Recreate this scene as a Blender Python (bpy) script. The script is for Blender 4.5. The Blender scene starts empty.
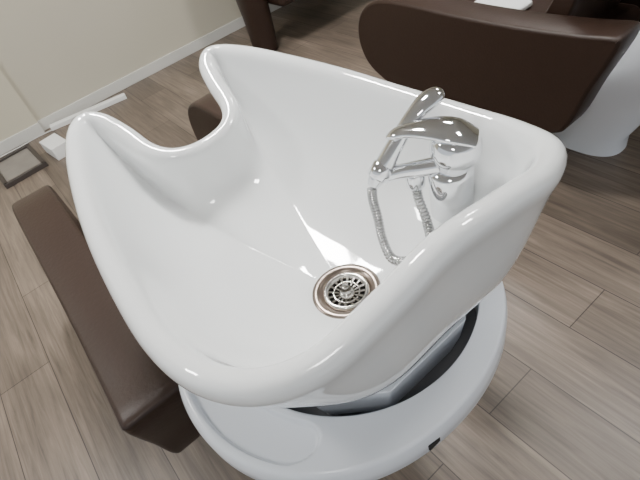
import bpy, bmesh, math, random
from mathutils import Vector, Matrix
random.seed(3)
CZ=1.35   # camera height
YC=0.222   # symmetry plane of the wash unit
PITCH=1.54
scene=bpy.context.scene

# ---------------------------------------------------------------- materials
def new_mat(name):
    m=bpy.data.materials.new(name); m.use_nodes=True
    nt=m.node_tree; b=nt.nodes['Principled BSDF']
    return m,nt,b
def simple(name,col,rough=.5,metal=0,coat=0,spec=.5,noise=0,nscale=200,bump=0):
    m,nt,b=new_mat(name)
    b.inputs['Base Color'].default_value=(*col,1)
    b.inputs['Roughness'].default_value=rough
    b.inputs['Metallic'].default_value=metal
    b.inputs['Coat Weight'].default_value=coat
    b.inputs['Coat Roughness'].default_value=.03
    b.inputs['Specular IOR Level'].default_value=spec
    if noise or bump:
        tc=nt.nodes.new('ShaderNodeTexCoord'); n=nt.nodes.new('ShaderNodeTexNoise')
        n.inputs['Scale'].default_value=nscale; n.inputs['Detail'].default_value=4
        nt.links.new(tc.outputs['Object'],n.inputs['Vector'])
        if noise:
            mx=nt.nodes.new('ShaderNodeMix'); mx.data_type='RGBA'
            mx.inputs['A'].default_value=(*[c*(1-noise) for c in col],1)
            mx.inputs['B'].default_value=(*[min(1,c*(1+noise)) for c in col],1)
            nt.links.new(n.outputs['Fac'],mx.inputs['Factor'])
            nt.links.new(mx.outputs['Result'],b.inputs['Base Color'])
        if bump:
            bp=nt.nodes.new('ShaderNodeBump'); bp.inputs['Strength'].default_value=bump
            bp.inputs['Distance'].default_value=.001
            nt.links.new(n.outputs['Fac'],bp.inputs['Height'])
            nt.links.new(bp.outputs['Normal'],b.inputs['Normal'])
    return m
M_cer=simple('ceramic_white',(.84,.855,.855),.04,coat=.8)
M_pla=simple('plastic_white',(.80,.83,.88),.22,noise=.02,nscale=5)
M_chr=simple('chrome',(.78,.79,.81),.06,1)
M_hose=simple('hose_metal',(.42,.42,.42),.25,1)
M_ste=simple('brushed_steel',(.25,.205,.175),.28,1,noise=.1,nscale=60)
M_ste2=simple('polished_steel',(.48,.46,.43),.15,1)
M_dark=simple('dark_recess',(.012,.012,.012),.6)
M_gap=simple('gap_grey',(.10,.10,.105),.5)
M_lea=simple('brown_leatherette',(.030,.0165,.0115),.42,spec=.35,noise=.15,nscale=120,bump=.5)
M_wall=simple('wall_paint',(.50,.465,.375),.9,noise=.02,nscale=3,bump=.05)
M_wall2=simple('wall_paint_light',(.54,.50,.39),.9,noise=.02,nscale=3)
M_base=simple('baseboard_white',(.60,.59,.55),.5,noise=.02)
M_ceil=simple('ceiling_paint',(.8,.8,.78),.9,noise=.01)
M_paper=simple('box_card_white',(.8,.8,.78),.6,noise=.02)
M_frame=simple('frame_dark',(.05,.04,.035),.5,noise=.1)
M_tray=simple('tray_panel',(.22,.20,.18),.25,noise=.25,nscale=9)
M_standin=simple('standin_white',(.75,.75,.74),.9,noise=.05,bump=.8)
M_cable=simple('cable_white',(.7,.7,.68),.5)

def floor_mat():
    m,nt,b=new_mat('wood_laminate')
    N=nt.nodes.new; L=nt.links.new
    tc=N('ShaderNodeTexCoord')
    br=N('ShaderNodeTexBrick'); br.offset=.37; br.offset_frequency=2
    br.inputs['Scale'].default_value=1
    br.inputs['Brick Width'].default_value=1.25
    br.inputs['Row Height'].default_value=.19
    br.inputs['Mortar Size'].default_value=.0018
    br.inputs['Mortar Smooth'].default_value=.3
    br.inputs['Bias'].default_value=0
    br.inputs['Color1'].default_value=(.116,.090,.070,1)
    br.inputs['Color2'].default_value=(.182,.142,.111,1)
    br.inputs['Mortar'].default_value=(.040,.030,.024,1)
    mp0=N('ShaderNodeMapping'); mp0.inputs['Location'].default_value=(.35,.05,0)
    L(tc.outputs['Object'],mp0.inputs['Vector']); L(mp0.outputs['Vector'],br.inputs['Vector'])
    mp=N('ShaderNodeMapping'); mp.inputs['Scale'].default_value=(1.6,34,1)
    L(tc.outputs['Object'],mp.inputs['Vector'])
    n1=N('ShaderNodeTexNoise'); n1.inputs['Scale'].default_value=1.8; n1.inputs['Detail'].default_value=8
    n1.inputs['Roughness'].default_value=.68; n1.inputs['Distortion'].default_value=.6
    L(mp.outputs['Vector'],n1.inputs['Vector'])
    mp2=N('ShaderNodeMapping'); mp2.inputs['Scale'].default_value=(1.2,5,1)
    L(tc.outputs['Object'],mp2.inputs['Vector'])
    n2=N('ShaderNodeTexNoise'); n2.inputs['Scale'].default_value=1.3; n2.inputs['Detail'].default_value=4
    n2.inputs['Distortion'].default_value=1.0
    L(mp2.outputs['Vector'],n2.inputs['Vector'])
    r1=N('ShaderNodeMapRange'); r1.inputs['From Min'].default_value=.3; r1.inputs['From Max'].default_value=.7
    r1.inputs['To Min'].default_value=.58; r1.inputs['To Max'].default_value=1.40
    L(n1.outputs['Fac'],r1.inputs['Value'])
    r2=N('ShaderNodeMapRange'); r2.inputs['From Min'].default_value=.3; r2.inputs['From Max'].default_value=.7
    r2.inputs['To Min'].default_value=.76; r2.inputs['To Max'].default_value=1.24
    L(n2.outputs['Fac'],r2.inputs['Value'])
    mu=N('ShaderNodeMath'); mu.operation='MULTIPLY'
    L(r1.outputs['Result'],mu.inputs[0]); L(r2.outputs['Result'],mu.inputs[1])
    vm=N('ShaderNodeVectorMath'); vm.operation='SCALE'
    L(br.outputs['Color'],vm.inputs[0]); L(mu.outputs['Value'],vm.inputs['Scale'])
    L(vm.outputs['Vector'],b.inputs['Base Color'])
    b.inputs['Roughness'].default_value=.38
    bp=N('ShaderNodeBump'); bp.inputs['Strength'].default_value=.15; bp.inputs['Distance'].default_value=.002
    L(n1.outputs['Fac'],bp.inputs['Height']); L(bp.outputs['Normal'],b.inputs['Normal'])
    return m
M_floor=floor_mat()

# ---------------------------------------------------------------- helpers
def mesh_obj(name,verts,faces,mat,parent=None,smooth=True,sub=0,bevel=0,mats=None):
    me=bpy.data.meshes.new(name)
    me.from_pydata([tuple(v) for v in verts],[],faces); me.update()
    bm=bmesh.new(); bm.from_mesh(me); bmesh.ops.recalc_face_normals(bm,faces=bm.faces); bm.to_mesh(me); bm.free()
    ob=bpy.data.objects.new(name,me); scene.collection.objects.link(ob)
    me.materials.append(mat)
    for p in me.polygons: p.use_smooth=smooth and len(p.vertices)<5
    if bevel:
        md=ob.modifiers.new('bevel','BEVEL'); md.width=bevel; md.segments=4; md.limit_method='ANGLE'; md.angle_limit=math.radians(25)
        for p in me.polygons: p.use_smooth=True
        md2=ob.modifiers.new('wn','WEIGHTED_NORMAL')
    if sub:
        md=ob.modifiers.new('sub','SUBSURF'); md.levels=sub; md.render_levels=sub
    if parent: ob.parent=parent
    return ob
def empty(name,loc=(0,0,0)):
    e=bpy.data.objects.new(name,None); e.empty_display_size=.1; scene.collection.objects.link(e); e.location=loc; return e
def loft(name,rings,mat,parent=None,closed=True,cap0=False,cap1=False,sub=0):
    n=len(rings[0]); V=[p for r in rings for p in r]; F=[]
    for i in range(len(rings)-1):
        for j in range(n if closed else n-1):
            k=(j+1)%n
            F.append((i*n+j,i*n+k,(i+1)*n+k,(i+1)*n+j))
    if cap0: F.append(tuple(range(n)))
    if cap1: F.append(tuple((len(rings)-1)*n+j for j in range(n)))
    return mesh_obj(name,V,F,mat,parent,True,sub)
def lathe(name,prof,c,mat,parent=None,axis=(0,0,1),seg=48,cap=True):
    ax=Vector(axis).normalized(); q=Vector((0,0,1)).rotation_difference(ax)
    rings=[]
    for r,z in prof:
        rings.append([Vector(c)+q@Vector((r*math.cos(2*math.pi*i/seg),r*math.sin(2*math.pi*i/seg),z)) for i in range(seg)])
    return loft(name,rings,mat,parent,cap0=cap,cap1=cap)
def box(name,lo,hi,mat,parent=None,bevel=0):
    x0,y0,z0=lo;x1,y1,z1=hi
    V=[(x0,y0,z0),(x1,y0,z0),(x1,y1,z0),(x0,y1,z0),(x0,y0,z1),(x1,y0,z1),(x1,y1,z1),(x0,y1,z1)]
    F=[(0,3,2,1),(4,5,6,7),(0,1,5,4),(1,2,6,5),(2,3,7,6),(3,0,4,7)]
    return mesh_obj(name,V,F,mat,parent,smooth=False,bevel=bevel)
def cr(P,steps,closed=False):
    n=len(P); out=[]; D=len(P[0])
    for i in range(n if closed else n-1):
        if closed: a,b,c,d=P[(i-1)%n],P[i],P[(i+1)%n],P[(i+2)%n]
        else: a,b,c,d=P[max(i-1,0)],P[i],P[i+1],P[min(i+2,n-1)]
        for s in range(steps):
            t=s/steps
            out.append(tuple(.5*((2*b[k])+(-a[k]+c[k])*t+(2*a[k]-5*b[k]+4*c[k]-d[k])*t*t+(-a[k]+3*b[k]-3*c[k]+d[k])*t**3) for k in range(D)))
    if not closed: out.append(tuple(P[-1]))
    return out
def sweep(name,P,mat,parent=None,steps=8,seg=20,up=(0,0,1),mod=None):
    """P: (x,y,z,a,b) a = half width sideways, b = half height"""
    Q=cr(P,steps); rings=[]; up=Vector(up)
    pts=[Vector(q[:3]) for q in Q]
    side0=None
    for i,q in enumerate(Q):
        t=(pts[min(i+1,len(pts)-1)]-pts[max(i-1,0)]).normalized()
        s=t.cross(up)
        if s.length<.05: s=side0 or t.orthogonal()
        s=(s-t*s.dot(t)).normalized()
        if side0 and s.dot(side0)<0: s=-s
        side0=s; u=s.cross(t).normalized()
        m=1 if mod is None else mod(i,len(Q))
        rings.append([pts[i]+s*q[3]*m*math.cos(2*math.pi*j/seg)+u*q[4]*m*math.sin(2*math.pi*j/seg) for j in range(seg)])
    return loft(name,rings,mat,parent,cap0=True,cap1=True)
def sm(a,b,x):
    t=max(0,min(1,(x-a)/(b-a))); return t*t*(3-2*t)

# ---------------------------------------------------------------- basin
FRONT=[(-.748,0,.405),(-.755,.042,.400),(-.783,.066,.386),(-.84,.079,.363),(-.89,.096,.345),(-.913,.125,.336),
(-.90,.162,.337),(-.84,.193,.342),(-.74,.222,.352),(-.62,.245,.361),(-.50,.258,.368)]
FAR=FRONT+[(-.38,.266,.370),(-.29,.259,.363),(-.226,.229,.350),(-.194,.165,.338),(-.190,.08,.320),(-.190,0,.309)]
NEAR=FRONT+[(-.385,.261,.370),(-.297,.245,.362),(-.236,.207,.353),(-.202,.150,.342),(-.191,.074,.322)]
CTRL=FAR+[(x,-y,d) for x,y,d in NEAR[:0:-1]]
OUT=cr(CTRL,20,True)
OUT=[Vector((x,y+YC,CZ-d)) for x,y,d in OUT]
def resample(R,n):
    L=[0]
    for i in range(len(R)): L.append(L[-1]+(R[(i+1)%len(R)]-R[i]).length)
    T=L[-1]; res=[]; j=0
    for k in range(n):
        s=T*k/n
        while L[j+1]<s: j+=1
        t=(s-L[j])/(L[j+1]-L[j]); res.append(R[j].lerp(R[(j+1)%len(R)],t))
    return res
OUT=resample(OUT,260); NP=len(OUT)
def normals(R):
    n=len(R); res=[]
    for i in range(n):
        t=R[(i+1)%n]-R[i-1]; t.z=0
        res.append(Vector((t.y,-t.x,0)).normalized())
    c=Vector((-.45,YC,0)); i=NP//2
    if (c-R[i]).dot(res[i])<0: res=[-v for v in res]
    return res
NRM=normals(OUT)
def off(o,dz,smooth=0):
    R=[OUT[i]+NRM[i]*o-Vector((0,0,dz)) for i in range(NP)]
    return smooth_ring(R,smooth)
def smooth_ring(R,it):
    for _ in range(it):
        R=[(R[i-1]+R[i]*2+R[(i+1)%len(R)])/4 for i in range(len(R))]
    return R
DR=Vector((-.407,YC+.004,CZ-.560))
def toward(R,cen,rad,f,g,it=0):
    res=[]
    for i,p in enumerate(R):
        d=p-cen; d.z=0; tgt=Vector((cen.x,cen.y,0))+d.normalized()*rad
        fi=f(i) if callable(f) else f; gi=g(i) if callable(g) else g
        res.append(Vector((p.x+(tgt.x-p.x)*fi,p.y+(tgt.y-p.y)*fi,p.z+(cen.z-p.z)*gi)))
    return smooth_ring(res,it)
def build_basin():
    root=empty('shampoo_basin')
    wr=[sm(-.32,-.22,p.x)*(1-sm(.07,.21,abs(p.y-YC))) for p in OUT]
    base_c=Vector((-.40,YC,CZ-.60))
    O2=off(.005,.033)
    rings=[]
    outer=[((1,1),(1,1)),((.8,.88),(.75,.80)),((.5,.66),(.38,.58)),((.3,.42),(.12,.45)),((.15,.2),(.01,.37)),((.06,.06),(-.01,.2))]
    for (sf,sg),(rf,rg) in outer:
        rings.append(toward(O2,base_c,.12,lambda i:sf*(1-wr[i])+rf*wr[i],lambda i:sg*(1-wr[i])+rg*wr[i]))
    rings+= [O2,off(.000,.020),off(.002,.009),off(.009,.0015),off(.018,0),off(.027,.003),off(.034,.012)]
    I=off(.039,.028,8)
    rings.append(I)
    prof=[(.04,.14,14),(.09,.29,36),(.15,.43,70),(.22,.555,110),(.31,.665,150),(.42,.76,170),(.55,.845,150),(.68,.91,100),(.80,.955,50),(.91,.985,10),(1,1,0)]
    for f,g,it in prof:
        rings.append(toward(I,DR,.046,f,g,it))
    loft('bowl',rings,M_cer,root,sub=1)
    d=DR
    lathe('drain_flange',[(.034,-.012),(.036,-.004),(.040,.0015),(.046,.003),(.050,.0025),(.053,.0005),(.053,-.004)],d,M_ste,root,cap=False,seg=64)
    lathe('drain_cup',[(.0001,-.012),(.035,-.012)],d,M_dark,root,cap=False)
    lathe('strainer_rim',[(.0265,-.004),(.029,.001),(.032,.003),(.035,.001),(.0355,-.006)],d,M_ste2,root,cap=False,seg=64)
    V=[];F=[]
    for k in range(16):
        a=2*math.pi*k/16; ca,sa=math.cos(a),math.sin(a)
        def pt(r,w,z): return (d.x+ca*r-sa*w,d.y+sa*r+ca*w,d.z+z)
        b0=len(V)
        V+= [pt(.009,-.0010,-.005),pt(.009,.0010,-.005),pt(.028,.0019,-.001),pt(.028,-.0019,-.001),
             pt(.009,-.0010,-.009),pt(.009,.0010,-.009),pt(.028,.0019,-.006),pt(.028,-.0019,-.006)]
        F+=[(b0,b0+1,b0+2,b0+3),(b0,b0+3,b0+7,b0+4),(b0+1,b0+5,b0+6,b0+2)]
    mesh_obj('strainer_spokes',V,F,M_ste2,root,smooth=False)
    lathe('strainer_ring',[(.0185,-.007),(.0185,-.0025),(.0208,-.002),(.0208,-.007)],d,M_ste2,root,cap=False)
    lathe('strainer_knob',[(.013,-.008),(.0125,-.003),(.009,-.001),(.005,.001),(.0045,.007),(.006,.009),(.0045,.011),(.0001,.0115)],d,M_ste2,root,cap=False)
    return root
basin=build_basin()

# ---------------------------------------------------------------- faucet
def build_faucet():
    r=empty('basin_faucet')
    U=.012
    def P(x,y,d,a,b): return (x,y,CZ-d,a,b)
    lathe('base_flange',[(.030,-.07),(.030,.0),(.029,.004),(.025,.006),(.0225,.010)],(-.345,.395,CZ-.428+U),M_chr,r)
    lathe('body',[(.023,0),(.023,.010),(.027,.018),(.032,.027),(.033,.037),(.031,.047),(.026,.054),(.015,.059),(.0005,.061)],(-.345,.395,CZ-.425+U),M_chr,r,axis=(.15,.12,1))
    sweep('outlet_arm',[P(-.345,.390,.400,.014,.013),P(-.375,.370,.408,.013,.012),P(-.400,.356,.416,.012,.011),P(-.418,.344,.421,.013,.012)],M_chr,r)
    lathe('outlet_collar',[(.012,-.014),(.0135,-.01),(.0135,.006),(.011,.012)],(-.383,.366,CZ-.426),M_chr,r)
    sweep('lever',[P(-.318,.416,.366,.020,.004),P(-.340,.402,.355,.027,.008),P(-.367,.386,.351,.023,.008),P(-.391,.371,.354,.015,.007),P(-.407,.361,.359,.012,.006),P(-.416,.356,.363,.007,.003)],M_chr,r)
    sweep('hand_shower',[P(-.4225,.322,.430,.008,.008),P(-.4215,.330,.421,.012,.012),P(-.418,.345,.405,.0145,.013),P(-.414,.362,.385,.014,.011),P(-.409,.383,.363,.013,.010),
        P(-.404,.402,.347,.015,.009),P(-.400,.420,.339,.017,.010),P(-.398,.434,.337,.014,.009),P(-.397,.442,.338,.006,.005)],M_chr,r,seg=28)
    lathe('shower_holder',[(.0125,-.012),(.0160,-.010),(.0160,.010),(.0125,.012)],(-.4195,.338,CZ-.413),M_chr,r,axis=(.05,.55,.5))
    rib=lambda i,n: 1+.22*((i//2)%2)
    hose=[(-.4225,.320,.432),(-.420,.316,.450),(-.411,.312,.478),(-.396,.302,.503),(-.368,.292,.518),(-.333,.298,.500),(-.322,.322,.480),(-.348,.346,.474),(-.374,.360,.455),(-.383,.366,.434)]
    sweep('hose',[P(x,y,d,.0060,.0060) for x,y,d in hose],M_hose,r,steps=26,seg=12,mod=rib)
    return r
faucet=build_faucet()

# ---------------------------------------------------------------- wash chair unit (white base + brown seat)
def ell(cx,cy,rx,ry,z,n=160,p=2.0):
    R=[]
    for i in range(n):
        a=2*math.pi*i/n; c,s=math.cos(a),math.sin(a)
        k=(abs(c)**p+abs(s)**p)**(-1/p)
        R.append(Vector((cx+rx*c*k,cy+ry*s*k,z)))
    return R
def arm_panel(name,y0,y1,parent):
    ctrl=[(-.600,.640),(-.70,.632),(-.90,.622),(-1.15,.622),(-1.38,.630),(-1.54,.625),(-1.645,.58),(-1.70,.50),(-1.705,.40),(-1.65,.31),(-1.51,.245),(-1.33,.22),(-1.1,.225),(-.88,.25),(-.74,.275),(-.695,.32),(-.650,.45),(-.610,.55),(-.588,.615)]
    C=cr(ctrl,5,True)
    cx=sum(c[0] for c in C)/len(C); cz=sum(c[1] for c in C)/len(C)
    R=[Vector((c[0],0,c[1])) for c in C]; n=len(R)
    nr=[]
    for i in range(n):
        t=R[(i+1)%n]-R[i-1]; v=Vector((t.z,0,-t.x)).normalized()
        nr.append(v)
    i=n//4
    if (Vector((cx,0,cz))-R[i]).dot(nr[i])<0: nr=[-v for v in nr]
    rings=[]
    w=y1-y0; e=.012
    for o,dy in [(e,0),(.006,.002),(.002,.006),(0,e),(0,w*.5),(0,w-e),(.002,w-.006),(.006,w-.002),(e,w)]:
        rings.append([R[k]+nr[k]*o+Vector((0,y0+dy,0)) for k in range(n)])
    return loft(name,rings,M_lea,parent,cap0=True,cap1=True)
def build_chair():
    r=empty('salon_wash_chair')
    arm_panel('armrest_side_1',YC-.390,YC-.265,r)
    arm_panel('armrest_side_2',YC+.265,YC+.385,r)
    box('seat_cushion',(-1.62,YC-.262,.33),(-.80,YC+.262,.455),M_lea,r,bevel=.035)
    prof=[(-1.02,.44),(-.93,.58),(-.86,.72),(-.82,.82),(-.79,.845),(-.755,.83),(-.77,.76),(-.82,.62),(-.88,.46),(-.93,.40)]
    C=cr(prof,5,True)
    rings=[]
    for y,s in [(-.225,.75),(-.215,.95),(-.19,1),(0,1.0),(.19,1),(.215,.95),(.225,.75)]:
        cx=sum(c[0] for c in C)/len(C); cz=sum(c[1] for c in C)/len(C)
        rings.append([Vector((cx+(c[0]-cx)*s,YC+y,cz+(c[1]-cz)*(1-(1-s)*.3))) for c in C])
    loft('backrest',rings,M_lea,r,cap0=True,cap1=True)
    box('seat_frame',(-1.45,YC-.20,.27),(-.85,YC+.20,.335),M_frame,r,bevel=.01)
    lathe('front_foot',[(.14,0),(.14,.012),(.05,.02),(.035,.03),(.035,.29)],(-1.30,YC,0),M_chr,r)
    zt=CZ-.560; n=360
    cx,cy=-.400,YC-.028; RX,RY=.228,.247
    hx,hy=-.405,YC; HR=.190
    rings=[]
    def mix(t,dz):
        A=ell(hx,hy,HR,HR,0,n); B=ell(cx,cy,RX,RY,0,n,2.1)
        R=[]
        for i in range(n):
            p=A[i].lerp(B[i],t); a=math.degrees(math.atan2(B[i].y-cy,B[i].x-cx))
            u=max(0,abs(a+86)-28)/9.0; v=abs(t-.48)/.36
            q=math.sqrt(u*u+v*v) if u>0 else v
            m=1-sm(.86,1.0,q)
            R.append(Vector((p.x,p.y,zt+dz-.012*m)))
        return R
    rings.append([v-Vector((0,0,.09)) for v in ell(hx,hy,HR,HR,zt,n)])
    rings.append(ell(hx,hy,HR,HR,zt-.004,n))
    rings.append(mix(.015,.001)); rings.append(mix(.05,.003))
    for k in range(2,60): rings.append(mix(.05+.85*(k-1)/59,.003))
    rings.append(mix(.94,.0015)); rings.append(mix(.975,-.003)); 
    rings.append(ell(cx,cy,RX+.001,RY+.001,zt-.012,n,2.1))
    rings.append(ell(cx,cy,RX+.001,RY+.001,zt-.035,n,2.1))
    rings.append(ell(cx-.005,cy,RX-.010,RY-.010,zt-.060,n,2.1))
    rings.append(ell(cx-.02,cy,RX-.04,RY-.05,zt-.11,n,2.2))
    rings.append(ell(cx-.10,cy,RX-.06,RY-.08,zt-.25,n,2.3))
    rings.append(ell(cx-.26,cy,RX-.08,RY-.12,zt-.45,n,2.4))
    rings.append(ell(cx-.39,cy+.03,RX-.09,RY-.155,.06,n,2.5))
    rings.append(ell(cx-.395,cy+.03,RX-.085,RY-.15,.0,n,2.5))
    loft('base_pedestal',rings,M_pla,r)
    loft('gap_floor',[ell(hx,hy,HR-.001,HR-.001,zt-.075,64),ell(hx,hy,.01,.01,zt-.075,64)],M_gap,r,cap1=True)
    def fac(rx,ry,z,dx=0):
        P=[(1,-.45),(1,.45),(.62,.92),(-.6,1),(-1,.5),(-1,-.5),(-.6,-1),(.62,-.92)]
        return [Vector((-.405+dx+rx*a,YC+ry*b,z)) for a,b in P]
    V=[];F=[]
    rr=[fac(.140,.135,CZ-.556),fac(.166,.156,CZ-.545),fac(.158,.152,CZ-.59),fac(.145,.140,CZ-.635)]
    for q in rr: V+=q
    for i in range(3):
        for j in range(8): F.append((i*8+j,i*8+(j+1)%8,(i+1)*8+(j+1)%8,(i+1)*8+j))
    mesh_obj('bowl_support',V,F,M_pla,r,smooth=False,bevel=.003)
    box('release_button',(cx+RX-.014,YC-.078,zt-.032),(cx+RX-.0005,YC-.040,zt-.018),M_dark,r,bevel=.002)
    return r
chair=build_chair()

def dup(root,dy):
    new=bpy.data.objects.new(root.name,None); new.empty_display_size=.1
    scene.collection.objects.link(new); new.location=(0,dy,0)
    for c in list(root.children):
        o=c.copy(); scene.collection.objects.link(o); o.parent=new
    return new
dup(chair,PITCH); dup(basin,PITCH); dup(faucet,PITCH)
C=cr([(-.10,0),(-.11,.012),(-.10,.026),(0,.028),(.10,.026),(.115,.013),(.10,.0),(0,0)],4,True)
rings=[[Vector((-1.28+a,YC+PITCH+y,.457+b)) for a,b in C] for y in (-.10,-.09,0,.09,.10)]
loft('white_standin',rings,M_standin,None,cap0=True,cap1=True)  # added towel shape, stands in for a white patch beyond the chair

# ---------------------------------------------------------------- room
WX=-3.65
box('floor',(WX-.2,-3.2,-.05),(3.2,6.2,0),M_floor)
box('wall_left',(WX-.15,-3.2,0),(WX,6.2,2.7),M_wall)
box('wall_far',(WX,6.05,0),(3.2,6.2,2.7),M_wall)
box('trim_1',(WX,-3.2,0.0),(WX+.03,.09,2.7),M_wall2)
box('baseboard_left',(WX,.09,0),(WX+.016,6.05,.075),M_base,bevel=.003)
box('baseboard_front',(WX+.03,-3.2,0),(WX+.046,.09,.075),M_base,bevel=.003)
box('ceiling',(WX,-3.2,2.7),(3.2,6.05,2.8),M_ceil)

def waiting_bench():
    r=empty('waiting_bench')
    x,y=-3.06,1.80
    for nm,dy in (('side_leg_1',-.18),('side_leg_2',1.0)):
        yy=y+dy
        sweep(nm,[(x,yy,.0,.10,.07),(x,yy,.03,.11,.08),(x+.01,yy,.2,.12,.085),(x+.02,yy-.01,.42,.15,.09),(x+.02,yy-.02,.66,.20,.09),(x,yy-.02,.70,.18,.07)],M_lea,r,up=(0,1,0))
    box('seat',(x-.25,y-.13,.30),(x+.28,y+.95,.45),M_lea,r,bevel=.04)
    box('back',(x-.33,y-.13,.32),(x-.22,y+.95,.85),M_lea,r,bevel=.04)
    return r
waiting_bench()

def rot_box(name,c,size,ang,mat,parent=None,bevel=.003):
    o=box(name,(-size[0]/2,-size[1]/2,0),(size[0]/2,size[1]/2,size[2]),mat,parent,bevel)
    o.location=c; o.rotation_euler=(0,0,ang); return o
rot_box('small_carton',(-3.21,.085,0),(.20,.11,.08),math.radians(8),M_paper)
fr=empty('floor_tray',(-3.30,-.16,0))  # shallow grey tray lying on the floor rather than a picture
rot_box('panel',(0,0,.005),(.34,.22,.012),0,M_tray,fr)
for i,(a,b,w,h) in enumerate([(0,.12,.38,.025),(0,-.12,.38,.025),(.18,0,.025,.26),(-.18,0,.025,.26)]):
    o=rot_box('tray_edge_%d'%(i+1),(a,b,0),(w,h,.03),0,M_frame,fr)
fr.rotation_euler=(0,0,.05)
ps=empty('power_strip')
rot_box('strip_body',(-3.535,.40,0),(.05,.54,.03),-.20,M_paper,ps)
sweep('cable',[(-3.57,.13,.006,.004,.004),(-3.58,.03,.006,.004,.004),(-3.57,-.1,.006,.004,.004),(-3.57,-.25,.006,.004,.004),(-3.56,-.5,.006,.004,.004)],M_cable,ps,seg=8)

# ---------------------------------------------------------------- lights
def panel(name,x,y,sx,sy,power,col=(1,.99,.965)):
    r=empty(name,(x,y,0))
    m,nt,b=new_mat(name+'_diffuser')
    b.inputs['Base Color'].default_value=(.9,.9,.9,1)
    b.inputs['Emission Color'].default_value=(*col,1); b.inputs['Emission Strength'].default_value=power
    box('diffuser',(-sx/2,-sy/2,2.675),(sx/2,sy/2,2.685),m,r)
    box('housing',(-sx/2-.02,-sy/2-.02,2.683),(sx/2+.02,sy/2+.02,2.70),M_base,r)
panel('ceiling_light',-1.6,.6,.34,.34,185)
panel('ceiling_light',-.2,2.0,.34,.34,80)
panel('ceiling_light',-1.8,2.9,.34,.34,95)
panel('ceiling_light',.5,-.9,.34,.34,36)
panel('ceiling_light',-2.2,-1.2,.34,.34,105)
w=bpy.data.worlds.new('world'); scene.world=w; w.use_nodes=True
w.node_tree.nodes['Background'].inputs[0].default_value=(.90,.95,1,1)
w.node_tree.nodes['Background'].inputs[1].default_value=.85

# ---------------------------------------------------------------- camera
cam=bpy.data.cameras.new('camera'); co=bpy.data.objects.new('camera',cam); scene.collection.objects.link(co)
cam.sensor_width=36; cam.lens=481/640*36; cam.clip_start=.01
right=Vector((.620,.754,-.217)).normalized(); fwd=Vector((-.644,.331,-.690)).normalized()
back=-fwd; upv=back.cross(right).normalized(); right=upv.cross(back).normalized()
mw=Matrix((right,upv,back)).transposed().to_4x4(); mw.translation=Vector((0,0,CZ))
co.matrix_world=mw
scene.camera=co
